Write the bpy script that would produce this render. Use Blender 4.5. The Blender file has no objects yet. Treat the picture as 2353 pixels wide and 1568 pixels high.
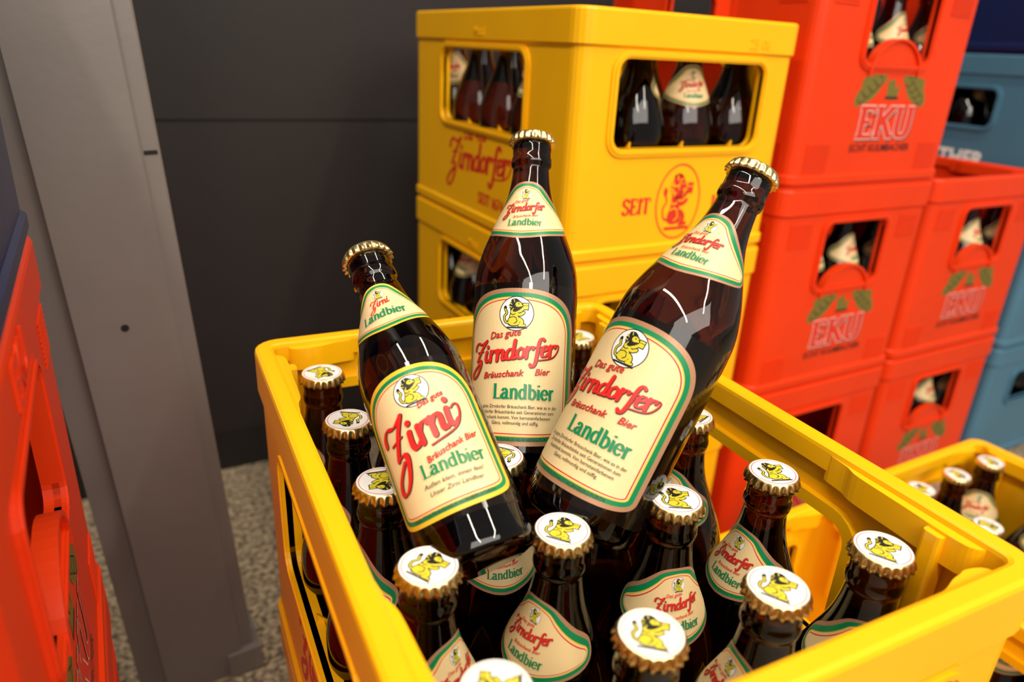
import bpy, bmesh, math, random
from mathutils import Vector, Matrix
random.seed(7)
scene=bpy.context.scene
COL=bpy.context.collection
rad=math.radians
# ---------------------------------------------------------------- materials
def mat(name,col,rough=.4,metal=0.0,trans=0.0,coat=0.0,noise=None,bump=None,ior=1.5,spec=.5):
    m=bpy.data.materials.new(name);m.use_nodes=True;nt=m.node_tree;b=nt.nodes['Principled BSDF']
    b.inputs['Base Color'].default_value=(*col,1);b.inputs['Roughness'].default_value=rough;b.inputs['Metallic'].default_value=metal
    b.inputs['Transmission Weight'].default_value=trans;b.inputs['Coat Weight'].default_value=coat;b.inputs['IOR'].default_value=ior
    b.inputs['Specular IOR Level'].default_value=spec
    tc=nt.nodes.new('ShaderNodeTexCoord')
    if noise:
        sc,amt=noise
        n=nt.nodes.new('ShaderNodeTexNoise');n.inputs['Scale'].default_value=sc;n.inputs['Detail'].default_value=6
        nt.links.new(tc.outputs['Object'],n.inputs['Vector'])
        mx=nt.nodes.new('ShaderNodeMix');mx.data_type='RGBA'
        mx.inputs[6].default_value=(*[c*(1-amt) for c in col],1);mx.inputs[7].default_value=(*[min(1,c*(1+amt)) for c in col],1)
        nt.links.new(n.outputs['Fac'],mx.inputs[0]);nt.links.new(mx.outputs[2],b.inputs['Base Color'])
    if bump:
        sc,st=bump
        n=nt.nodes.new('ShaderNodeTexNoise');n.inputs['Scale'].default_value=sc;n.inputs['Detail'].default_value=4
        nt.links.new(tc.outputs['Object'],n.inputs['Vector'])
        bp=nt.nodes.new('ShaderNodeBump');bp.inputs['Strength'].default_value=st;bp.inputs['Distance'].default_value=.002
        nt.links.new(n.outputs['Fac'],bp.inputs['Height']);nt.links.new(bp.outputs['Normal'],b.inputs['Normal'])
    return m
M={}
M['yellow']=mat('yellow_plastic',(.975,.475,.003),.33,noise=(9,.08),bump=(25,.12),spec=.4)
M['red']=mat('red_plastic',(.76,.042,.004),.38,noise=(8,.13),bump=(40,.15),spec=.3)
M['blue']=mat('blue_plastic',(.060,.17,.26),.4,noise=(8,.12))
M['navy']=mat('navy_plastic',(.006,.014,.07),.3,noise=(8,.12))
M['glass']=mat('brown_glass',(.055,.014,.003),.02,trans=1.0)
M['gold']=mat('gold_cap_metal',(.88,.70,.32),.28,metal=1.0)
M['white']=mat('print_white',(.84,.83,.80),.3)
M['cream']=mat('label_cream',(.82,.62,.32),.45,noise=(60,.03))
M['lred']=mat('print_red',(.70,.018,.014),.4)
M['dred']=mat('print_shadow',(.06,.012,.01),.45)
M['green']=mat('print_green',(.0,.22,.08),.4)
M['copper']=mat('print_copper',(.46,.24,.13),.4,metal=.2)
M['black']=mat('label_black',(.006,.0035,.0025),.07)
M['ink']=mat('print_ink',(.012,.012,.012),.45)
M['lyel']=mat('print_yellow',(.66,.56,.03),.4)
M['oyel']=mat('print_gold',(.85,.50,.03),.4)
M['hop']=mat('print_hop_green',(.17,.14,.02),.5)
M['cred']=mat('crate_print_red',(.66,.03,.010),.45)
M['worn']=mat('worn_white_print',(.78,.52,.46),.45)
# ---------------------------------------------------------------- 2D design tools
def cr(pts,closed=False,n=6):
    P=[Vector(p) for p in pts];N=len(P)
    if N<3: return P
    out=[]
    rng=N if closed else N-1
    for i in range(rng):
        if closed: a,b,c,d=P[(i-1)%N],P[i],P[(i+1)%N],P[(i+2)%N]
        else: a,b,c,d=P[max(i-1,0)],P[i],P[i+1],P[min(i+2,N-1)]
        for k in range(n):
            t=k/n
            out.append(.5*((2*b)+(c-a)*t+(2*a-5*b+4*c-d)*t*t+(3*b-a-3*c+d)*t**3))
    if not closed: out.append(P[-1])
    return out
def ngon(c,r,n=10,ry=None,rot=0):
    ry=ry or r;cc,ss=math.cos(rot),math.sin(rot)
    return [(c[0]+r*math.cos(2*math.pi*k/n)*cc-ry*math.sin(2*math.pi*k/n)*ss,c[1]+r*math.cos(2*math.pi*k/n)*ss+ry*math.sin(2*math.pi*k/n)*cc) for k in range(n)]
def ribbon(pts,wmax,wmin,smooth=True,caps=True,n=6,grow=0):
    P=cr(pts,n=n) if smooth and len(pts)>2 else [Vector(p) for p in pts]
    L=[];Rr=[]
    W=[]
    for i,p in enumerate(P):
        d=(P[min(i+1,len(P)-1)]-P[max(i-1,0)])
        if d.length<1e-9: d=Vector((1,0))
        d.normalize();w=wmin+(wmax-wmin)*abs(d.y)+grow*2;nrm=Vector((-d.y,d.x))
        L.append(p+nrm*w/2);Rr.append(p-nrm*w/2);W.append(w)
    out=[[tuple(L[i]),tuple(Rr[i]),tuple(Rr[i+1]),tuple(L[i+1])] for i in range(len(P)-1)]
    if caps:
        out.append(ngon(P[0],W[0]/2,8));out.append(ngon(P[-1],W[-1]/2,8))
    return out
SC={'i':([[(.15,1),(.1,.3),(.25,0),(.5,.2)],[(.24,1.42),(.22,1.5)]],.48),
'r':([[(.1,1),(.1,0)],[(.1,.6),(.3,.98),(.5,1.02),(.56,.85)]],.60),
'n':([[(.1,1),(.1,0)],[(.1,.6),(.35,1),(.55,.85),(.53,.2),(.63,0),(.82,.15)]],.80),
'd':([[(.55,.85),(.3,1),(.05,.6),(.1,.1),(.35,0),(.58,.35)],[(.62,1.8),(.57,.2),(.68,0),(.85,.15)]],.84),
'o':([[(.3,1),(.05,.7),(.08,.2),(.3,0),(.55,.3),(.52,.8),(.3,1)]],.66),
'f':([[(.8,1.6),(.58,1.8),(.38,1.4),(.3,0),(.2,-.75),(0,-.95),(-.15,-.7)],[(.08,.97),(.62,.97)]],.62),
'e':([[(.1,.5),(.5,.68),(.45,.95),(.25,1),(.05,.6),(.1,.1),(.35,0),(.6,.25)]],.62),
'Z':([[(-.25,1.45),(-.2,1.8),(.1,2.05),(.55,1.85),(1.05,2.1)],[(1.05,2.1),(.6,1.3),(.15,.25)],[(.15,.25),(.55,.25),(.62,-.2),(.35,-1.0),(-.05,-1.4),(-.35,-1.2),(-.2,-.7),(.4,-.1)],[(.1,1.1),(.75,1.12)]],1.0),
' ':([],.4)}
def script(text,xh,wmax,wmin,grow=0,shear=.20,rot=0,org=(0,0),flour=True,sx=1.28):
    polys=[];x=0;k=xh*sx
    for ch in text:
        st,adv=SC[ch]
        for s in st: polys+=ribbon([((px+x)*k,py*xh) for px,py in s],wmax,wmin,grow=grow)
        x+=adv
    if flour:
        polys+=ribbon([((x-.12)*k,.92*xh),((x+.08)*k,1.05*xh),((x+.24)*k,.95*xh),((x+.20)*k,.5*xh),((x-.10)*k,-.05*xh),((x-.6)*k,-.28*xh),((x-1.5)*k,-.34*xh)],wmin*1.1,wmin*.8,grow=grow)
    w=x*k
    return [tr(p,shear,rot,(org[0],org[1]),-w/2) for p in polys]
def tr(p,shear=0,rot=0,org=(0,0),dx=0):
    c,s=math.cos(rot),math.sin(rot);o=[]
    for (a,b) in p:
        a=a+dx+shear*b
        o.append((a*c-b*s+org[0],a*s+b*c+org[1]))
    return o
def S_(x,y,h=.17): return ('s',[(x-h,y),(x+h,y)])
SF={'L':([[(.25,1.45),(.25,0)],S_(.25,1.45),('s',[(.02,0),(.9,0)]),('s',[(.9,0),(.93,.38)])],1.0),
'a':([[(.12,.75),(.2,.95),(.4,1),(.57,.8),(.57,.15),(.68,0),(.8,.08)],[(.57,.62),(.2,.5),(.08,.25),(.2,0),(.4,.05),(.57,.25)]],.86),
'n':([[(.22,1),(.22,0)],S_(.22,0),('s',[(.04,.98),(.22,1)]),[(.22,.75),(.42,1),(.62,.97),(.74,.7),(.74,0)],S_(.74,0)],1.0),
'd':([[(.68,1.5),(.68,0)],('s',[(.5,1.48),(.68,1.5)]),('s',[(.68,0),(.86,.02)]),[(.68,.8),(.42,1),(.14,.78),(.1,.3),(.35,0),(.68,.22)]],.94),
'b':([[(.22,1.5),(.22,0)],('s',[(.04,1.48),(.22,1.5)]),[(.22,.8),(.48,1),(.76,.75),(.78,.3),(.52,0),(.22,.15)]],.94),
'i':([[(.22,1),(.22,0)],S_(.22,0),('s',[(.04,.98),(.22,1)]),[(.22,1.30),(.22,1.46)]],.48),
'e':([[(.12,.55),(.72,.55),(.66,.85),(.42,1),(.14,.78),(.1,.3),(.38,0),(.74,.2)]],.86),
'r':([[(.22,1),(.22,0)],S_(.22,0),('s',[(.04,.98),(.22,1)]),[(.22,.7),(.42,.98),(.62,.9)]],.68),
'S':([[(.75,1.1),(.72,1.3),(.45,1.45),(.15,1.25),(.2,.9),(.6,.65),(.78,.3),(.45,0),(.15,.1),(.1,.35)]],.92),
'E':([[(.25,1.45),(.25,0)],('s',[(.05,1.45),(.85,1.45)]),('s',[(.05,0),(.9,0)]),('s',[(.25,.74),(.65,.74)]),('s',[(.85,1.45),(.86,1.12)]),('s',[(.9,0),(.93,.36)]),('s',[(.65,.9),(.65,.58)])],1.0),
'I':([[(.25,1.45),(.25,0)],S_(.25,0),S_(.25,1.45)],.52),
'T':([[(.52,1.45),(.52,0)],S_(.52,0),('s',[(.05,1.45),(1.0,1.45)]),('s',[(.06,1.45),(.03,1.1)]),('s',[(.99,1.45),(1.02,1.1)])],1.1),
'K':([[(.25,1.45),(.25,0)],S_(.25,0),S_(.25,1.45),[(.28,.6),(.95,1.45)],[(.5,.85),(1.0,0)],S_(.95,1.45),S_(1.02,0)],1.22),
'U':([[(.22,1.45),(.22,.4),(.38,.05),(.72,.05),(.9,.4),(.9,1.45)],S_(.22,1.45),S_(.9,1.45)],1.15),
'1':([[(.35,1.4),(.35,0)],S_(.35,0),('s',[(.12,1.15),(.35,1.4)])],.7),
'6':([[(.7,1.35),(.35,1.2),(.12,.6),(.2,.1),(.5,0),(.76,.3),(.66,.7),(.35,.75),(.15,.5)]],.88),
'7':([('s',[(.1,1.4),(.8,1.4)]),[(.8,1.4),(.5,.8),(.35,0)],('s',[(.1,1.4),(.08,1.1)])],.88),
'4':([[(.6,1.42),(.6,0)],('s',[(.6,1.42),(.08,.42)]),('s',[(.08,.42),(.88,.42)]),S_(.6,0)],.94),
' ':([],.45)}
def serif(text,xh,wmax,wmin,org=(0,0),rot=0,grow=0,shear=0,align='C',sx=1.0,caps=False,slab=0):
    polys=[];x=0;k=xh*sx
    for ch in text:
        st,adv=SF[ch]
        for s in st:
            if isinstance(s,tuple):
                q=[((px+x)*k,py*xh) for px,py in s[1]]
                if slab and abs(q[0][1]-q[1][1])<1e-9: q=[(q[0][0]-slab,q[0][1]),(q[1][0]+slab,q[1][1])]
                polys+=ribbon(q,wmin,wmin,smooth=False,grow=grow,caps=caps)
            else: polys+=ribbon([((px+x)*k,py*xh) for px,py in s],wmax,wmin,grow=grow,caps=False)
        x+=adv
    w=x*k;dx={'C':-w/2,'L':0,'R':-w}[align]
    return [tr(p,shear,rot,org,dx) for p in polys]
def ftext(body,size,org=(0,0),rot=0,shear=0,offset=0,align='CENTER',sx=1.0,bow=0):
    cu=bpy.data.curves.new('tmp','FONT');cu.body=body;cu.size=size;cu.shear=shear;cu.offset=offset;cu.align_x=align;cu.resolution_u=2
    ob=bpy.data.objects.new('tmp',cu);COL.objects.link(ob)
    dg=bpy.context.evaluated_depsgraph_get();me=bpy.data.meshes.new_from_object(ob.evaluated_get(dg))
    out=[]
    for f in me.polygons:
        out.append(tr([(me.vertices[i].co.x*sx,me.vertices[i].co.y+bow*(me.vertices[i].co.x*sx)**2) for i in f.vertices],0,rot,org))
    bpy.data.objects.remove(ob);bpy.data.meshes.remove(me);bpy.data.curves.remove(cu)
    return out
def lion(c,r,rot=0,mono=None,disc=True):
    """seated heraldic lion raising a mug: outline, fill, detail layers"""
    def shapes(g):
        torso=[(-.30,.34),(.02,.32),(.08,.05),(.10,-.2),(.22,-.45),(.12,-.70),(-.30,-.72),(-.46,-.52),(-.36,-.22),(-.32,.02)]
        cx,cy=-.1,-.2
        torso=[tuple(v) for v in cr([(cx+(x-cx)*(1+g*4),cy+(y-cy)*(1+g*2.2)) for x,y in torso],closed=True,n=3)]
        S=[torso]
        S+=ribbon([(-.12,.18),(.18,.10),(.42,.30)],.15+2*g,.15+2*g)
        S+=ribbon([(-.08,.0),(.2,-.10),(.42,.02)],.14+2*g,.14+2*g)
        S+=ribbon([(-.15,-.48),(.16,-.36),(.34,-.52),(.26,-.70)],.18+2*g,.18+2*g)
        S+=ribbon([(.2,-.74),(.50,-.72)],.12+2*g,.12+2*g)
        S+=ribbon([(-.36,-.60),(-.62,-.52),(-.70,-.22),(-.56,.0),(-.66,.22)],.07+2*g,.07+2*g)
        S+=[[(.40-g,.22-g),(.66+g,.22-g),(.68+g,.56+g),(.38-g,.56+g)]]
        S+=[ngon((.10,.50),.19+g,14,.17+g),ngon((.24,.43),.11+g,10,.085+g)]
        return S
    mane=[]
    for k in range(28):
        a=2*math.pi*k/28;rr=.40 if k%2==0 else .30
        mane.append((-.10+rr*math.cos(a)*.9,.46+rr*math.sin(a)))
    tuft=[ngon((-.66,.30),.10,8,.14)]
    det=ribbon([(-.34,-.02),(-.2,-.1),(-.05,-.05)],.05,.04)+ribbon([(-.36,-.28),(-.15,-.22),(.02,-.30)],.05,.04)+[ngon((.13,.54),.035,6)]+ribbon([(.18,.36),(.32,.38)],.03,.03)
    det+=ribbon([(-.1,-.62),(.05,-.5),(.02,-.36)],.05,.04)+ribbon([(.38,.44),(.68,.44)],.03,.03,smooth=False)
    streak=ribbon([(-.38,.62),(-.28,.5)],.05,.05,smooth=False)+ribbon([(-.40,.38),(-.28,.34)],.05,.05,smooth=False)+ribbon([(-.16,.80),(-.12,.66)],.05,.05,smooth=False)+ribbon([(-.24,.16),(-.18,.26)],.05,.05,smooth=False)
    base=ribbon([(-.5,-.86),(.62,-.86)],.10,.10)
    def T(ps): return [tr([(x*r*1.02,(y+.03)*r*1.02) for x,y in p],0,rot,c) for p in ps]
    face=[ngon((.10,.50),.17,14,.15),ngon((.23,.43),.10,10,.075)]
    if mono:
        fl=ribbon([(-.44,.5),(-.2,.46),(-.02,.5)],.05,.05)+ribbon([(-.38,.28),(-.16,.26)],.05,.05,smooth=False)+ribbon([(-.04,.36),(.0,.62),(.14,.68)],.04,.04)+ribbon([(.0,.02),(.18,.0),(.32,.1)],.035,.035)
        return [(mono,T(shapes(.0)+[mane]+tuft+base)),('yellow',T(det+streak+fl))]
    return ([('white',[ngon(c,r,28)])] if disc else [])+[('ink',T(shapes(.05)+tuft+base)),('lyel',T(shapes(0))),('ink',T([mane]+det)),('lyel',T(face+streak)),('ink',T([ngon((.13,.54),.04,6)]+ribbon([(.18,.36),(.32,.38)],.03,.03)))]
def build_decal(layers,fn,stepx=None,stepy=None,ext=(0,0,0,0),off=.00006,base=.00010):
    bm=bmesh.new();used=[]
    for li,(mk,polys) in enumerate(layers):
        if mk not in used: used.append(mk)
        for pi,p in enumerate(polys):
            # every polygon gets its own hair-thin height so overlapping strokes never coincide
            zz=li+(pi%41)*.019
            try:
                vs=[bm.verts.new((x,y,zz)) for x,y in p]
                f=bm.faces.new(vs);f.material_index=used.index(mk)
            except Exception: pass
    bmesh.ops.triangulate(bm,faces=[f for f in bm.faces if len(f.verts)>4])
    bm.normal_update()
    for f in bm.faces:
        if f.normal.z<0: f.normal_flip()
    x0,x1,y0,y1=ext
    if stepx:
        k=x0
        while k<x1:
            bmesh.ops.bisect_plane(bm,geom=bm.verts[:]+bm.edges[:]+bm.faces[:],plane_co=(k,0,0),plane_no=(1,0,0));k+=stepx
    if stepy:
        k=y0
        while k<y1:
            bmesh.ops.bisect_plane(bm,geom=bm.verts[:]+bm.edges[:]+bm.faces[:],plane_co=(0,k,0),plane_no=(0,1,0));k+=stepy
    for v in bm.verts: v.co=fn(v.co.x,v.co.y,base+v.co.z*off)
    me=bpy.data.meshes.new('decal');bm.to_mesh(me);bm.free()
    for mk in used: me.materials.append(M[mk])
    return me
def sup(a,b,n1,c,yb,b2,n2,N=48):
    pts=[]
    for k in range(N+1):
        t=math.pi*k/N;pts.append((a*math.copysign(abs(math.cos(t))**(2/n1),math.cos(t)),c+b*abs(math.sin(t))**(2/n1)))
    for k in range(N+1):
        t=math.pi+math.pi*k/N;pts.append((a*math.copysign(abs(math.cos(t))**(2/n2),math.cos(t)),yb-b2*abs(math.sin(t))**(2/n2)))
    return pts
mm=.001
# ---------------------------------------------------------------- bottle
B0=[(0,.0),(.0,.028),(.0015,.0325),(.005,.0345),(.009,.035)]
SH=[(.120,.035),(.126,.035),(.132,.0346),(.138,.0336),(.144,.0320),(.151,.0298),(.158,.0271),(.165,.0242),(.172,.0212),(.179,.0184),(.186,.0161),(.193,.0145),(.200,.0134),(.207,.0127)]
B1=[(.2085,.0128),(.2095,.0138),(.212,.0143),(.215,.0140),(.2165,.0134),(.218,.0134),(.2225,.0134),(.229,.0130),(.230,.0)]
BIG=B0+[tuple(v) for v in cr(SH,n=4)]+B1
def small(z,r):
    s=.205/.232
    return (z*s if z<.20 else .205-(.232-z), r if r<.0134 and z>.1 or r==0 else (.0127+(r-.0127)*(.0305-.0127)/(.035-.0127) if z<.208 else r))
SML=[small(z,r) for z,r in BIG]
def prof(P,z):
    for (z0,r0),(z1,r1) in zip(P[1:],P[2:]):
        if z0<=z<=z1 and z1>z0: return r0+(r1-r0)*(z-z0)/(z1-z0)
    return P[5][1]
def lathe(P,seg=72):
    bm=bmesh.new();rings=[]
    for z,r in P:
        if r==0: rings.append([bm.verts.new((0,0,z))])
        else: rings.append([bm.verts.new((r*math.cos(2*math.pi*k/seg),r*math.sin(2*math.pi*k/seg),z)) for k in range(seg)])
    for a,b in zip(rings,rings[1:]):
        for k in range(seg):
            j=(k+1)%seg
            if len(a)==1: bm.faces.new((a[0],b[j],b[k]))
            elif len(b)==1: bm.faces.new((a[k],a[j],b[0]))
            else: bm.faces.new((a[k],a[j],b[j],b[k]))
    for f in bm.faces: f.smooth=True
    return bm
def glassmesh(P,name):
    bm=lathe(P);me=bpy.data.meshes.new(name);bm.to_mesh(me);bm.free();me.materials.append(M['glass']);return me
def capmesh(top):
    bm=bmesh.new();seg=126;rings=[]
    R=[(-.0062,.0158,.0009),(-.0045,.0155,.0009),(-.0025,.0151,.0006),(-.0012,.0148,.0002),(-.0004,.0144,0),(0,.0139,0)]
    for dz,r,a in R:
        rings.append([bm.verts.new(((r+a*math.cos(21*2*math.pi*k/seg))*math.cos(2*math.pi*k/seg),(r+a*math.cos(21*2*math.pi*k/seg))*math.sin(2*math.pi*k/seg),top+dz)) for k in range(seg)])
    for a,b in zip(rings,rings[1:]):
        for k in range(seg): bm.faces.new((a[k],a[(k+1)%seg],b[(k+1)%seg],b[k]))
    bm.faces.new(rings[-1])
    inner=[bm.verts.new((.0132*math.cos(2*math.pi*k/seg),.0132*math.sin(2*math.pi*k/seg),top-.0062)) for k in range(seg)]
    for k in range(seg): bm.faces.new((inner[k],inner[(k+1)%seg],rings[0][(k+1)%seg],rings[0][k]))
    for f in bm.faces: f.smooth=abs(f.normal.z)<.9
    me=bpy.data.meshes.new('crown_cap');bm.to_mesh(me);bm.free();me.materials.append(M['gold'])
    return me
def join_mesh(a,b):
    base=len(a.materials)
    for m in b.materials: a.materials.append(m)
    bm=bmesh.new();bm.from_mesh(a);n=len(bm.faces);bm.from_mesh(b);bm.faces.ensure_lookup_table()
    for f in bm.faces[n:]: f.material_index+=base
    bm.to_mesh(a);bm.free();bpy.data.meshes.remove(b);return a
def cap_full(top):
    L=[('white',[ngon((0,0),.0140,44)]),('lred',[ngon((0,0),.0129,44)]),('white',[ngon((0,0),.0125,44)])]+lion((0,0),.0108,disc=False)
    d=build_decal(L,lambda x,y,h:Vector((x,y,top+h)),base=.00003,off=.00002)
    return join_mesh(capmesh(top),d)
def wrap(P,cone=0):
    def fn(x,y,h):
        r0=prof(P,y);r=r0+h;th=x/(r0*(1-cone)+cone*.0225);return Vector((r*math.cos(th),r*math.sin(th),y))
    return fn
def main_label(zirni=False):
    s,oy=(.80,12) if zirni else (.97,5)
    kx=1.0 if not zirni else 1.05
    sc=lambda ps:[[(x*mm*s*kx,(y*s+oy)*mm) for x,y in p] for p in ps]
    def arch(i): return sup(46-i,32-i*.8,2.5,85,26,12-i*.8,2.6)
    if zirni:
        def arch(i): return sup(44-i,34-i*.8,2.4,84,28,14-i*.8,2.6)
    W=96 if not zirni else 94
    L=[('black',sc([[(-W,10),(W,10),(W,121),(-W,121)]]))]
    L+=[('oyel' if zirni else 'copper',sc([arch(0)])),('green',sc([arch(3.6)])),('oyel',sc([arch(7.2)])),('cream',sc([arch(8.1)])),('lred',sc([arch(9)])),('cream',sc([arch(9.9)]))]
    L+=[(k,sc(p)) for k,p in ([('ink',[ngon((0,100),11.6,30)])]+lion((0,100),11.0))]
    if not zirni:
        r=rad(7)
        L+=[('dred',sc(script('Zirndorfer',6.6,2.2,.75,grow=.12,rot=r,org=(-1.5+.4,70.2-.45)))),('lred',sc(script('Zirndorfer',6.6,2.2,.7,rot=r,org=(-1.5,70.2))))]
        t1=ftext('Das gute',6.6,org=(-7,84.4),rot=rad(8),shear=.35,offset=.04,sx=.9)
        t2=ftext('Bräuschank',6.0,org=(-8,58.2),rot=rad(5),shear=.35,offset=.04,sx=1.0)
        t3=ftext('Bier',6.0,org=(18,60.4),rot=rad(5),shear=.35,offset=.04,sx=1.0)
        L+=[('dred',sc([[(x+.22,y-.22) for x,y in p] for p in t1+t2+t3])),('lred',sc(t1+t2+t3))]
        L+=[('green',sc(serif('Landbier',6.3,1.8,.7,org=(7,44.4),sx=.95)))]
        lines=['Das gute Zirndorfer Bräuschank Bier, wie es in der','Zirndorfer Bräuschänke seit Generationen zum','Ausschank kommt. Von bernsteinfarbenem','Glanz, vollmundig und süffig.']
        tx=[]
        for i,l in enumerate(lines): tx+=ftext(l,3.1,org=(2,38.2-3.5*i),offset=.02,sx=.86)
        L+=[('ink',sc(tx))]
        L+=[('dred',sc(ftext('DREI-STÄDTE-SUDHAUS NÜRNBERG/FÜRTH',3.1,org=(0,17.0),sx=.86,bow=.0022)))]
    else:
        r=rad(14)
        L+=[('dred',sc(script('Zirni',12.4,3.5,1.1,grow=.2,rot=r,org=(-2+.6,63-.6),sx=1.15))),('lred',sc(script('Zirni',12.4,3.5,1.1,rot=r,org=(-2,63),sx=1.15)))]
        t1=ftext('Das gute',5.6,org=(9,88),rot=rad(14),shear=.35,offset=.04,sx=.9)
        t2=ftext('Bräuschank Bier',6.2,org=(12,53),rot=rad(14),shear=.35,offset=.04,sx=.88)
        L+=[('dred',sc([[(x+.22,y-.22) for x,y in p] for p in t1+t2])),('lred',sc(t1+t2))]
        L+=[('green',sc(serif('Landbier',6.0,1.6,.65,org=(9,41))))]
        L+=[('ink',sc(ftext('Außen klein, innen fein!',4.4,org=(6,34),shear=.3,sx=.9,offset=.02)+ftext('Unser Zirni Landbier',4.4,org=(6,28.5),shear=.3,sx=.9,offset=.02)))]
        L+=[('dred',sc(ftext('DREI-STÄDTE-SUDHAUS NÜRNBERG/FÜRTH',3.2,org=(0,17.3),sx=.86,bow=.0022)))]
    P=SML if zirni else BIG
    return build_decal(L,wrap(P),stepx=.0022,ext=(-.099*s,.099*s,0,1))
def neck_label(s=1.0,zirni=False):
    def out(i):
        H=[(0,195.5-i*1.0),(7-i*.6,194.8-i),(12.5-i*.8,192.6-i*.9),(17.5-i,188.8-i*1.0),(22.5-i,184.6-i*1.1),(28-i,180.4-i*1.1),(34-i,176.6-i*1.1),(38.5-i,172.5-i*.7),(40-i,167.5),(38.5-i,163+i*.4),(32-i*.6,159.4+i*.9),(16,155.4+i*1.05),(0,152.5+i*1.1)]
        full=[(x,y) for x,y in H]+[(-x,y) for x,y in reversed(H[1:-1])]
        return [tuple(v) for v in cr(full,closed=True,n=3)]
    q=.205/.232 if zirni else 1
    kx=.86 if zirni else 1
    sc=lambda ps:[[(x*mm*kx,y*mm*q) for x,y in p] for p in ps]
    L=[('copper' if not zirni else 'oyel',sc([out(0)])),('green',sc([out(1.4)])),('oyel',sc([out(3.4)])),('cream',sc([out(3.8)])),('lred',sc([out(4.3)])),('cream',sc([out(4.7)]))]
    L+=[(k,sc(p)) for k,p in ([('ink',[ngon((0,185.8),4.5,20)])]+lion((0,185.8),4.3))]
    if zirni:
        L+=[('lred',sc(script('Zirni',3.2,1.0,.4,rot=rad(8),org=(0,175.5),flour=False)))]
        L+=[('green',sc(serif('Landbier',4.6,1.3,.5,org=(0,164.2))))]
    else:
        L+=[('lred',sc(ftext('Das gute',2.8,org=(-3,179.6),rot=rad(7),shear=.35,offset=.03)))]
        L+=[('dred',sc(script('Zirndorfer',3.1,1.0,.4,rot=rad(6),org=(.2,173.15),flour=False))),('lred',sc(script('Zirndorfer',3.1,1.0,.38,rot=rad(6),org=(0,173.4),flour=False)))]
        L+=[('lred',sc(ftext('Bräuschank Bier',2.5,org=(1,168.4),rot=rad(5),shear=.35,offset=.03)))]
        L+=[('green',sc(serif('Landbier',3.2,.85,.35,org=(1,162.2))))]
    return build_decal(L,wrap(SML if zirni else BIG,.45),stepx=.002,stepy=.002,ext=(-.042,.042,.125,.2))
ME={'glass':glassmesh(BIG,'bottle_glass'),'cap':cap_full(.232),'neck':neck_label(),'body':main_label(),
    'sglass':glassmesh(SML,'small_bottle_glass'),'scap':cap_full(.205),'sneck':neck_label(zirni=True),'sbody':main_label(True)}
def child(name,me,par,mw=None,label=None):
    o=bpy.data.objects.new(name,me);COL.objects.link(o);o.parent=par
    if mw is not None: o.matrix_local=mw
    if label: o['label']=label
    return o
def empty(name,loc,label,cat,group=None,mw=None):
    e=bpy.data.objects.new(name,None);e.empty_display_size=.05;COL.objects.link(e)
    if mw is not None: e.matrix_world=mw
    else: e.location=loc
    e['label']=label;e['category']=cat
    if group: e['group']=group
    return e
def bottle(mw,label,group,yaw,capyaw=0,parts=('glass','cap','neck'),pre=''):
    e=empty('beer_bottle',None,label,'bottle',group,mw)
    for p in parts:
        nm={'glass':'bottle_glass','cap':'crown_cap','neck':'neck_label','body':'body_label'}[p]
        child(nm,ME[pre+p],e,Matrix.Rotation(capyaw if p=='cap' else yaw if p!='glass' else 0,4,'Z'))
    return e
# ---------------------------------------------------------------- crates
def rrect(w,d,r,n=5):
    pts=[]
    for cx,cy,a0 in ((w/2-r,d/2-r,0),(-w/2+r,d/2-r,90),(-w/2+r,-d/2+r,180),(w/2-r,-d/2+r,270)):
        for k in range(n+1):
            a=rad(a0+90*k/n);pts.append((cx+r*math.cos(a),cy+r*math.sin(a)))
    return pts
def loft(bm,rings,close=True):
    V=[[bm.verts.new((x,y,z)) for x,y,z in r] for r in rings];n=len(V[0])
    for a,b in zip(V,V[1:]):
        for k in range(n): bm.faces.new((a[k],a[(k+1)%n],b[(k+1)%n],b[k]))
    if close: bm.faces.new(list(reversed(V[0])));bm.faces.new(V[-1])
def faceframe(side,W,D):
    n={'-Y':Vector((0,-1,0)),'+Y':Vector((0,1,0)),'-X':Vector((-1,0,0)),'+X':Vector((1,0,0))}[side]
    u=(-n).cross(Vector((0,0,1)));o=n*(D/2 if side[1]=='Y' else W/2)
    return n,u,o
def on_face(side,W,D,inset):
    n,u,o=faceframe(side,W,D)
    return lambda x,y,h: o+u*x+Vector((0,0,y))+n*(h-inset)
def prism(bm,outline,fn,h0,h1,hole=None):
    a=[bm.verts.new(fn(x,y,h0)) for x,y in outline];b=[bm.verts.new(fn(x,y,h1)) for x,y in outline];n=len(a);F=[]
    if hole is None:
        F.append(bm.faces.new(list(reversed(a))));F.append(bm.faces.new(b))
        for k in range(n): F.append(bm.faces.new((a[k],a[(k+1)%n],b[(k+1)%n],b[k])))
    else:
        c=[bm.verts.new(fn(x,y,h0)) for x,y in hole];d=[bm.verts.new(fn(x,y,h1)) for x,y in hole]
        for k in range(n):
            j=(k+1)%n
            for q in ((a[k],a[j],b[j],b[k]),(b[k],b[j],d[j],d[k]),(d[k],d[j],c[j],c[k]),(c[k],c[j],a[j],a[k])): F.append(bm.faces.new(q))
    return F
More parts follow.
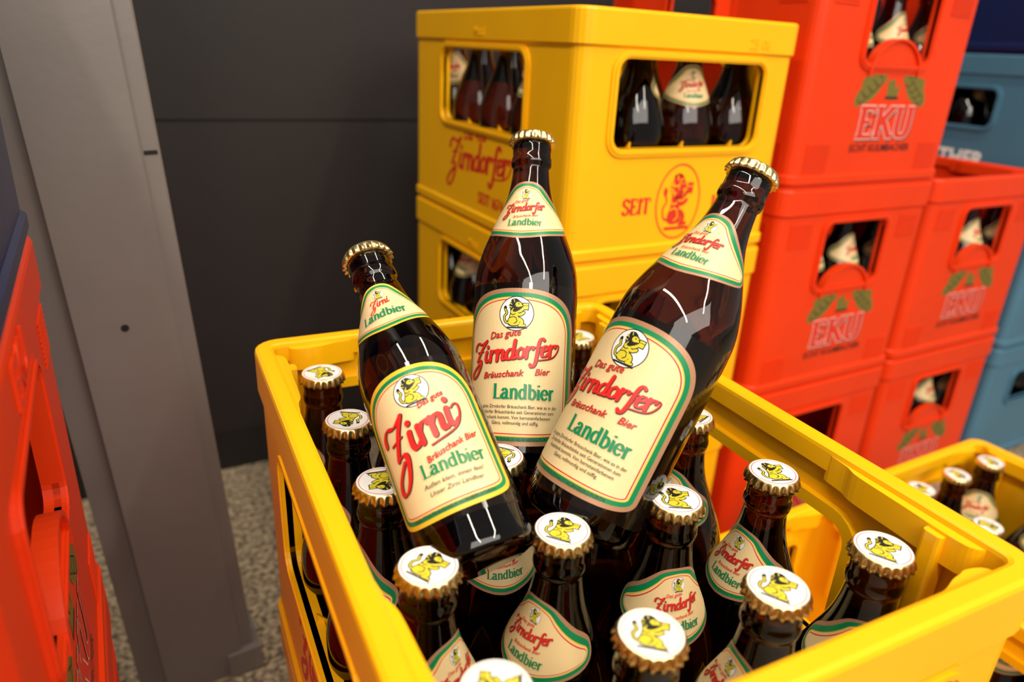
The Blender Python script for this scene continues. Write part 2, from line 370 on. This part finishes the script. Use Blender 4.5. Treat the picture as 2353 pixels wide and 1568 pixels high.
def crate_body(name,W,D,H,key,win,style):
    bm=bmesh.new()
    def ring(ins,z,r=.018): return [(x,y,z) for x,y in rrect(W-2*ins,D-2*ins,max(r-ins,.006))]
    rings=[ring(.005,0),ring(.005,.004),ring(.0012,.005),ring(0,.007),ring(0,.015),ring(.003,.017),ring(.003,H-.034),ring(0,H-.031),ring(0,H-.003),ring(.0008,H-.001),ring(.003,H),
           ring(.0105,H),ring(.0125,H-.001),ring(.013,H-.003),ring(.013,H-.014),ring(.0072,H-.018),ring(.0068,H-.110),ring(.0062,.006)]
    loft(bm,rings)
    bmesh.ops.recalc_face_normals(bm,faces=bm.faces)
    me=bpy.data.meshes.new(name);bm.to_mesh(me);bm.free()
    ob=bpy.data.objects.new(name,me);COL.objects.link(ob)
    cb=bmesh.new()
    for s in ('-Y','+Y','-X','+X'):
        fn=on_face(s,W,D,0);ww,z0,z1,rr=win
        ol=[(x,y+(z0+z1)/2) for x,y in rrect(ww,z1-z0,rr)]
        prism(cb,ol,fn,-.022,.01)
    bmesh.ops.recalc_face_normals(cb,faces=cb.faces)
    cm=bpy.data.meshes.new('cut');cb.to_mesh(cm);cb.free();co=bpy.data.objects.new('cut',cm);COL.objects.link(co)
    md=ob.modifiers.new('b','BOOLEAN');md.operation='DIFFERENCE';md.solver='EXACT';md.object=co
    dg=bpy.context.evaluated_depsgraph_get();me2=bpy.data.meshes.new_from_object(ob.evaluated_get(dg))
    bpy.data.objects.remove(ob);bpy.data.objects.remove(co)
    bm=bmesh.new();bm.from_mesh(me2)
    ww,z0,z1,rr=win
    for s in ('-Y','+Y','-X','+X'):
        fn=on_face(s,W,D,0);zc=(z0+z1)/2
        wd=W if s[1]=='Y' else D
        ol=[(x,y+zc) for x,y in rrect(ww+.016,z1-z0+.016,rr+.008)];il=[(x,y+zc) for x,y in rrect(ww,z1-z0,rr)]
        prism(bm,ol,fn,-.012,-.0008,hole=il)
        ol2=[(x,y+zc) for x,y in rrect(ww+.010,z1-z0+.010,rr+.005)]
        prism(bm,ol2,fn,-.002,.0006,hole=[(x,y+zc) for x,y in rrect(ww+.004,z1-z0+.004,rr+.002)])
        n_,u_,o_=faceframe(s,W,D)
        for sg in (-1,1):
            a0,a1=wd/2-.022,max(ww/2-.012,.05)
            pts=[(a0,.004),(a0-.004,.016),(a0-.014,.0195),((a0+a1)/2,.0185),(a1+.014,.0175),(a1+.004,.0145),(a1-.010,.0125),(a1-.012,.004)]
            pts=[(sg*x,y) for x,y in [tuple(v) for v in cr(pts,n=4)]]
            fnl=lambda x,y,h,u_=u_,o_=o_,n_=n_:o_+u_*x-n_*y+Vector((0,0,h))
            prism(bm,pts,fnl,H-.020,H-.0035)
        if style=='arch':
            zb=z0-.012;R0=.044;pts=[(R0*math.cos(math.pi*k/20),zb+R0*.85*math.sin(math.pi*k/20)) for k in range(21)]
            prism(bm,pts,fn,-.010,-.0025)
            po=[(.047*math.cos(math.pi*k/20),zb+.047*.85*math.sin(math.pi*k/20)) for k in range(21)]
            prism(bm,po+[(x*.93,(y-zb)*.93+zb) for x,y in reversed(po)],fn,-.010,.0012)
            for cx in (-wd/2+.042,wd/2-.042):
                for k in range(10):
                    zk=.019+k*.0035
                    prism(bm,[(cx-.020,zk),(cx+.020,zk),(cx+.020,zk+.0016),(cx-.020,zk+.0016)],fn,-.004,-.0018)
                for k in range(9):
                    zk=H-.072+k*.0035
                    prism(bm,[(cx-.020,zk),(cx+.020,zk),(cx+.020,zk+.0016),(cx-.020,zk+.0016)],fn,-.004,-.0018)
    for sx in (-1,1):
        for sy in (-1,1):
            cx,cy=sx*(W/2-.018),sy*(D/2-.045)
            fnb=lambda x,y,h,cx=cx,cy=cy:Vector((cx+x,cy+y,h))
            prism(bm,[(x,y) for x,y in rrect(.012,.010,.002,2)],fnb,H-.10,H-.005)
    bmesh.ops.recalc_face_normals(bm,faces=bm.faces)
    me=bpy.data.meshes.new(name);bm.to_mesh(me);bm.free();me.materials.clear();me.materials.append(M[key])
    return me
def divider(W,D,key,px,py,zt):
    bm=bmesh.new();t=.0009
    def wall(horizontal,c,L,n,p):
        half=n*p/2
        top=[]
        for k in range(n+1):
            x=-half+k*p;x=max(-L/2,min(L/2,x));top.append((x,zt))
            if k<n: top.append((-half+(k+.5)*p,zt-.038))
        ol=[(-L/2,.007),(L/2,.007)]+list(reversed(top))
        fn=(lambda x,y,h:Vector((x,c+h,y))) if horizontal else (lambda x,y,h:Vector((c+h,x,y)))
        prism(bm,ol,fn,-t,t)
    for j in range(1,5): wall(True,(j-2.5)*py,W-.016,4,px)
    for i in range(1,4): wall(False,(i-2)*px,D-.016,5,py)
    bmesh.ops.recalc_face_normals(bm,faces=bm.faces)
    bmesh.ops.triangulate(bm,faces=[f for f in bm.faces if len(f.verts)>4])
    me=bpy.data.meshes.new('divider');bm.to_mesh(me);bm.free();me.materials.append(M[key]);return me
YW,YD,YH=.301,.392,.241
def oval(c,rx,ry,w):
    return [[(c[0]+rx*math.cos(a),c[1]+ry*math.sin(a)),(c[0]+(rx-w)*math.cos(a),c[1]+(ry-w)*math.sin(a)),(c[0]+(rx-w)*math.cos(b),c[1]+(ry-w)*math.sin(b)),(c[0]+rx*math.cos(b),c[1]+ry*math.sin(b))] for a,b in [(2*math.pi*k/36,2*math.pi*(k+1)/36) for k in range(36)]]
def ylogos():
    H=YH
    zc=H-.181
    L=[('cred',oval((0,zc),.032,.040,.0019)+serif('SEIT',.0108,.0040,.0018,org=(-.058,zc-.010))+serif('1674',.0108,.0040,.0018,org=(.068,zc-.010)))]
    lo=lion((0,0),.029,mono='cred')
    L+=[(k,[[(x,y*1.15+zc) for x,y in p] for p in ps]) for k,ps in lo]
    short=L
    z2=H-.176
    long_=[('cred',script('Zirndorfer',.0170,.0062,.0026,rot=rad(4),org=(0,z2))+ftext('Das gute',.017,org=(-.01,z2+.034),rot=rad(4),shear=.35,offset=.0005,sx=.95)+serif('SEIT 1674',.0085,.0032,.0015,org=(.035,z2-.036)))]
    return {s:build_decal(L,on_face(s,YW,YD,.003),off=.0001,base=.0002) for s,L in (('-Y',short),('-X',long_))}
def rlogo(W,D,H,s):
    z=H-.158;ox=.008
    hop=[];inkl=[]
    for sg in (-1,1):
        hop+=[ngon((ox+sg*.042,z),.024,16,.013,rot=sg*rad(-36)),ngon((ox+sg*.058,z-.010),.012,12,.008,rot=sg*rad(-60)),ngon((ox+sg*.027,z+.012),.012,12,.008,rot=sg*rad(-6)),ngon((ox+sg*.050,z+.006),.010,12,.008)]
        for k in range(4):
            c=(ox+sg*(.028+k*.009),z+.010-k*.0065)
            inkl+=ribbon([(c[0]-.006,c[1]-.004),(c[0],c[1]-.0075),(c[0]+.006,c[1]-.002)],.0012,.0012)
            inkl+=ribbon([(c[0]-.003,c[1]+.006),(c[0]+.004,c[1]+.001)],.001,.001,smooth=False)
    hop+=[[(ox-.010,z-.012),(ox+.010,z-.012),(ox+.013,z+.008),(ox+.005,z),(ox,z+.012),(ox-.005,z),(ox-.013,z+.008)]]
    L=[('hop',hop),('ink',inkl+ribbon([(ox-.011,z-.010),(ox+.011,z-.010)],.003,.003))]
    b=H-.213
    kw=dict(sx=1.36,slab=.0015,xh=.0228)
    L+=[('dred',serif('EKU',wmax=.0125,wmin=.0074,org=(ox+.0018,b-.0018),**kw)),('worn',serif('EKU',wmax=.0125,wmin=.0074,org=(ox,b),**kw))]
    kw['slab']=.0007
    L+=[('cred',serif('EKU',wmax=.0099,wmin=.0047,org=(ox,b),**kw))]
    L+=[('ink',ftext('ECHT KULMBACHER',.0125,org=(ox,b-.0175),offset=.0001,sx=1.0))]
    return build_decal(L,on_face(s,W,D,.003),off=.0001,base=.0002)
ywin=(.200,YH-.125,YH-.042,.012)
yl=ylogos()
def emb(txt,s,x,sz,W=YW,D=YD,H=YH,key='yellow',h=.0004):
    bm=bmesh.new();fn=on_face(s,W,D,0)
    for p in ftext(txt,sz,org=(x,H-.027),offset=.0003): prism(bm,p,fn,-.0005,h)
    bmesh.ops.recalc_face_normals(bm,faces=bm.faces)
    me=bpy.data.meshes.new('embossed');bm.to_mesh(me);bm.free();me.materials.append(M[key]);return me
CY=[('crate_body',crate_body('crate_body',YW,YD,YH,'yellow',ywin,'plain')),('bottle_divider',divider(YW,YD,'yellow',.0723,.0759,.122)),('printed_logo',yl['-Y']),('printed_logo',yl['-X'])]
CYB=CY+[('embossed_lettering',emb('25 08','-Y',.085,.014,h=.0007)),('embossed_lettering',emb('Mat.1','-X',0,.012,h=.0007))]
RW,RD,RH=.294,.39,.273
rwin=(.118,RH-.130,RH-.045,.010)
CR=[('crate_body',crate_body('crate_body',RW,RD,RH,'red',rwin,'arch')),('bottle_divider',divider(RW,RD,'red',.0705,.0759,.14)),('printed_logo',rlogo(RW,RD,RH,'-Y'))]
LW,LD=.294,.39
CL=[('crate_body',crate_body('crate_body',LW,LD,RH,'red',(.15,RH-.130,RH-.045,.010),'arch')),('printed_logo',rlogo(LW,LD,RH,'+X')),('embossed_lettering',emb('EKU','+X',.0,.030,LW,LD,RH,'red',h=.0014))]
BH=.238
gl=build_decal([('white',ftext('THER',.034,org=(.035,BH-.180),offset=.0012,sx=.95))],on_face('-X',.3,.4,.003),off=.0001,base=.0002)
bwin=(.14,BH-.115,BH-.055,.012)
CB=[('crate_body',crate_body('crate_body',.3,.4,BH,'blue',bwin,'plain')),('bottle_divider',divider(.3,.4,'blue',.0705,.0759,.11)),('printed_logo',gl)]
CB4=[('crate_body',crate_body('crate_body',.3,.4,BH,'navy',bwin,'plain'))]
nv=build_decal([('oyel',[ngon((.050,.075),.05,30,.045)]),('navy',[ngon((.050,.075),.044,30,.039)])],on_face('+X',LW,LD,.003),off=.0001,base=.0002)
CN=[('crate_body',crate_body('crate_body',LW,LD,.26,'navy',(.12,.14,.21,.012),'plain')),('printed_logo',nv)]
def crate(C,loc,yaw,label,group,scale=(1,1,1)):
    e=empty('beer_crate',loc,label,'crate',group);e.rotation_euler=(0,0,yaw);e.scale=scale
    for nm,me in C: child(nm,me,e)
    bpy.context.view_layer.update()
    return e
def fill(e,px,py,cells,label,group,z=.0070,yaws=None,sc=1.0):
    mw=e.matrix_world;S=e.scale
    for (i,j) in cells:
        loc=mw@Vector(((i-1.5)*px/S.x,(j-2)*py/S.y,z))
        y,cy=(yaws or {}).get((i,j),(random.uniform(0,6.28),random.uniform(0,6.28)))
        bottle(Matrix.Translation(loc)@Matrix.Scale(sc,4),label,group,y,cy)
# ---- front open crate stack
FX,FY,FPH,FZ=.21863,.32037,-.05231,.4728
g='yellow bottle crates'
FH=.2525
fsx,fsy=1.015,1.025
ox,oy=.002,-.005
FCX=FX+ox*math.cos(FPH)-oy*math.sin(FPH);FCY=FY+ox*math.sin(FPH)+oy*math.cos(FPH)
F=crate(CY,(FCX,FCY,FZ-FH),FPH,'open yellow plastic crate full of brown beer bottles',g,scale=(fsx,fsy,FH/YH))
crate(CY,(FCX,FCY,0),FPH,'yellow plastic crate underneath the open one',g,scale=(fsx,fsy,(FZ-FH)/YH))
# ---- rear yellow stack
ah,bh=.285,.4
for k in range(3):
    B=crate(CYB,(.3865+ah/2,.5745+bh/2,k*.241),0,'yellow plastic beer crate with red print in a tall stack',g,scale=(ah/YW,bh/YD,1))
    t='brown beer bottle with cream neck label inside a stacked crate'
    if k==2:
        fill(B,.0680,.0745,[(0,j) for j in range(5)]+[(i,0) for i in range(1,4)]+[(1,1),(2,1)],t,'bottles in the stacked yellow crate',z=.007,sc=.965,yaws={(0,0):(rad(60),0),(1,0):(rad(20),0),(2,0):(rad(-112),0),(3,0):(rad(40),0),(0,1):(rad(190),0),(0,2):(rad(30),0),(0,3):(rad(60),0)})
    if k==1:
        fill(B,.0680,.0745,[(0,j) for j in range(1,5)],t,'bottles in the stacked yellow crate',z=.007,sc=.965)
# ---- low yellow crates
Y1=crate(CY,(.806,.222,0),0,'low yellow crate on the floor holding capped beer bottles',g)
fill(Y1,.0707,.0755,[(i,j) for i in range(4) for j in range(5) if not (i==2 and j==3)],'brown beer bottle with white cap in a low crate','bottles in the low yellow crate')
crate(CY,(.520,.215,0),0,'empty yellow plastic crate on the floor',g,scale=(.88,1,1))
# ---- red stacks
gr='red beer crates'
tb='brown beer bottle with cream neck label behind a crate opening'
ry={(i,0):(rad(-100+10*i),0) for i in range(4)}
for k in range(3):
    R=crate(CR,(.691+RW/2,.5742+RD/2,k*RH),0,'scuffed red plastic beer crate with white lettering in a stack',gr)
    if k>=1: fill(R,.0703,.0745,[(i,0) for i in range(4)],tb,'bottles in the red crates',z=.007,yaws=ry)
for k in range(2):
    R=crate(CR,(.996+RW/2,.578+RD/2,k*RH),0,'red plastic beer crate beside a taller red stack',gr)
    fill(R,.0703,.0745,[(i,0) for i in range(4)],tb,'bottles in the red crates',z=.007,yaws=ry)
# ---- left red + navy
LX,LY=-.046,.557
LS=1.022
for k in range(2):
    crate(CL,(LX-LW/2,LY-LD/2,k*RH*LS),0,'red plastic beer crate with arched grip opening',gr,scale=(1,1,LS))
crate(CN,(LX-LW/2,LY-LD/2,2*RH*LS),0,'dark navy plastic crate on top of a red one','blue crates')
# ---- blue stack
for k in range(3):
    e=crate(CB,(1.318+.15,.58+.2,k*BH),0,'blue plastic drinks crate in a stack','blue crates')
    if k==0 or k==2: fill(e,.0703,.0745,[(0,j) for j in range(5)]+[(1,0),(2,0)],'brown beer bottle inside a blue crate','bottles in the blue crates',z=.007,sc=.98)
crate(CB4,(1.318+.15,.58+.2,3*BH),0,'dark navy plastic crate on top of the blue stack','blue crates')
# ---- bottles in the open crate
yaw={(0,4):(150,200),(0,3):(150,150),(0,2):(170,170),(0,1):(300,-60),(0,0):(200,60),(1,0):(60,-40),(1,1):(196,-50),(1,2):(255,130),(1,3):(100,0),(1,4):(80,0),
 (2,0):(165,-60),(2,1):(256,-30),(2,2):(80,0),(2,3):(20,0),(2,4):(70,60),(3,0):(222,-60),(3,1):(178,-20),(3,2):(190,20),(3,3):(40,0),(3,4):(100,0)}
for i in range(4):
    for j in range(5):
        a,b=(i-1.5)*.0722,(j-2)*.0758
        x=FX+a*math.cos(FPH)-b*math.sin(FPH);y_=FY+a*math.sin(FPH)+b*math.cos(FPH)
        y,cy=yaw[(i,j)]
        bottle(Matrix.Translation((x,y_,FZ-.0135-.232)),'brown beer bottle with white emblem cap standing in the open crate','bottles in the open crate',rad(y),rad(cy))
# ---- three display bottles
CAM=Vector((0,0,.68507))
def place(P,C,L,delta,label,pre):
    P,C=Vector(P),Vector(C);z=(C-P).normalized();mid=P+z*L*.4
    c=(CAM-mid);c=(c-z*c.dot(z)).normalized();y=z.cross(c)
    m=Matrix((( c.x,y.x,z.x,P.x),(c.y,y.y,z.y,P.y),(c.z,y.z,z.z,P.z),(0,0,0,1)))
    bottle(m,label,'displayed beer bottles',rad(delta),0,('glass','cap','neck','body'),pre)
place((.2138,.3514,.4226),(.2667,.4460,.6268),.232,-9,'brown beer bottle with arched cream label propped on the bottle caps','')
place((.208,.276,.433),(.334,.303,.626),.232,-28,'brown beer bottle with cream label leaning over on the bottle caps','')
place((.1406,.2588,.4406),(.1370,.4255,.5591),.205,-6,'smaller brown beer bottle with cream label leaning on the caps','s')
# ---------------------------------------------------------------- setting
def box(name,x0,x1,y0,y1,z0,z1,m,bev=0):
    bm=bmesh.new();bmesh.ops.create_cube(bm,size=1)
    for v in bm.verts: v.co=Vector(((x0+x1)/2+v.co.x*(x1-x0),(y0+y1)/2+v.co.y*(y1-y0),(z0+z1)/2+v.co.z*(z1-z0)))
    me=bpy.data.meshes.new(name);bm.to_mesh(me);bm.free();me.materials.append(m)
    o=bpy.data.objects.new(name,me);COL.objects.link(o);return o
mw_=mat('dark_panel',(.020,.0165,.0165),.55,noise=(400,.25),bump=(500,.15),spec=.3)
mf=bpy.data.materials.new('terrazzo');mf.use_nodes=True;nt=mf.node_tree;b=nt.nodes['Principled BSDF'];b.inputs['Roughness'].default_value=.45
tc=nt.nodes.new('ShaderNodeTexCoord')
n1=nt.nodes.new('ShaderNodeTexNoise');n1.inputs['Scale'].default_value=140;n1.inputs['Detail'].default_value=8
r1=nt.nodes.new('ShaderNodeValToRGB');r1.color_ramp.elements[0].color=(.08,.062,.046,1);r1.color_ramp.elements[1].color=(.46,.36,.24,1);r1.color_ramp.elements[0].position=.38;r1.color_ramp.elements[1].position=.62
nt.links.new(tc.outputs['Object'],n1.inputs['Vector']);nt.links.new(n1.outputs['Fac'],r1.inputs[0]);nt.links.new(r1.outputs[0],b.inputs['Base Color'])
def struct(o): o['kind']='structure';return o
struct(box('floor',-2,4,-2,1.15,-.05,0,mf))
WY=1.135
wl=struct(box('wall_back',-2,4,WY+.003,WY+.06,0,2.6,mw_))
struct(box('trim_1',-2,4,WY-.001,WY+.0031,.0665,.566,mw_));struct(box('trim_2',-2,4,WY-.001,WY+.0031,.5695,1.30,mw_))
struct(box('baseboard_back',-2,4,WY-.004,WY+.0032,0,.066,mat('black_base',(.006,.006,.006),.5)))
# post
mp=mat('grey_painted_steel',(.205,.182,.170),.42,metal=.15,noise=(14,.12),bump=(120,.08))
pe=empty('shelf_upright',(.026,.682,0),'grey painted steel shelf upright with small holes','shelf post')
pe.rotation_euler=(0,rad(-3.0),0)
bm=bmesh.new()
fnp=lambda x,y,h:Vector((x,y-.0,h))
ol=[(-.070,.014),(-.044,.014),(-.044,0),(.034,0),(.0355,.0015),(.0355,.006),(.0485,.006),(.0500,.0075),(.0500,.030),(.0485,.030),(.0485,.009),(.032,.009),(.032,.003),(-.041,.003),(-.041,.017),(-.070,.017)]
prism(bm,ol,fnp,-.003,1.6);bmesh.ops.recalc_face_normals(bm,faces=bm.faces)
me=bpy.data.meshes.new('post');bm.to_mesh(me);bm.free();me.materials.append(mp);child('upright_post',me,pe)
mdk=mat('hole_dark',(.004,.004,.004),.8)
bm=bmesh.new();vs=[bm.verts.new((-.006+.0034*math.cos(2*math.pi*k/20),-.0004,.438+.0034*math.sin(2*math.pi*k/20))) for k in range(20)];bm.faces.new(vs)
me=bpy.data.meshes.new('hole');bm.to_mesh(me);bm.free();me.materials.append(mdk);child('screw_hole',me,pe,label='small round hole in the steel')
bm=bmesh.new();bm.faces.new([bm.verts.new(v) for v in ((.037,.0055,.585),(.0475,.0055,.585),(.0475,.0055,.5885),(.037,.0055,.5885))])
me=bpy.data.meshes.new('slot');bm.to_mesh(me);bm.free();me.materials.append(mdk);child('hook_slot',me,pe)
bm=bmesh.new();prism(bm,[(.020,-.004),(.056,-.004),(.056,.05),(.050,.05),(.050,.012),(.020,.012)],fnp,0,.03)
bmesh.ops.recalc_face_normals(bm,faces=bm.faces)
me=bpy.data.meshes.new('foot');bm.to_mesh(me);bm.free();me.materials.append(mp);child('foot_bracket',me,pe)
# ---------------------------------------------------------------- camera
cd=bpy.data.cameras.new('camera');co=bpy.data.objects.new('camera',cd);COL.objects.link(co);scene.camera=co
ps,th,ro=.52541,.38814,.05309
Fv=Vector((math.sin(ps)*math.cos(th),math.cos(ps)*math.cos(th),-math.sin(th)));r0=Vector((math.cos(ps),-math.sin(ps),0));u0=r0.cross(Fv)
Rv=r0*math.cos(ro)+u0*math.sin(ro);Uv=u0*math.cos(ro)-r0*math.sin(ro)
co.matrix_world=Matrix(((Rv.x,Uv.x,-Fv.x,0),(Rv.y,Uv.y,-Fv.y,0),(Rv.z,Uv.z,-Fv.z,.68507),(0,0,0,1)))
cd.sensor_width=36;cd.sensor_fit='HORIZONTAL';cd.lens=1648.65*36/2353;cd.clip_start=.01
cd.dof.use_dof=True;cd.dof.focus_distance=.435;cd.dof.aperture_fstop=5.0
# ---------------------------------------------------------------- light
def area(loc,tgt,sx,sy,pw,col,up='Y'):
    l=bpy.data.lights.new('ceiling_and_fill_light','AREA');l.shape='RECTANGLE';l.size=sx;l.size_y=sy;l.energy=pw;l.color=col
    o=bpy.data.objects.new('ceiling_and_fill_light',l);COL.objects.link(o);o.location=loc
    o.rotation_euler=(Vector(tgt)-Vector(loc)).to_track_quat('-Z',up).to_euler()
area((-.55,-.7,2.5),(-.55,-.7,0),.10,3.4,52,(1,.90,.74))
area((1.0,-.7,2.5),(1.0,-.7,0),.10,3.4,52,(1,.90,.74))
area((.1,-2.0,2.0),(.4,.5,.45),3.0,1.2,66,(1,.93,.84))  # wide fill added behind the camera, not a ceiling fixture like the two strips
w=bpy.data.worlds.new('world');scene.world=w;w.use_nodes=True;w.node_tree.nodes['Background'].inputs[0].default_value=(1,.93,.85,1);w.node_tree.nodes['Background'].inputs[1].default_value=.32
scene.view_settings.view_transform='Standard'
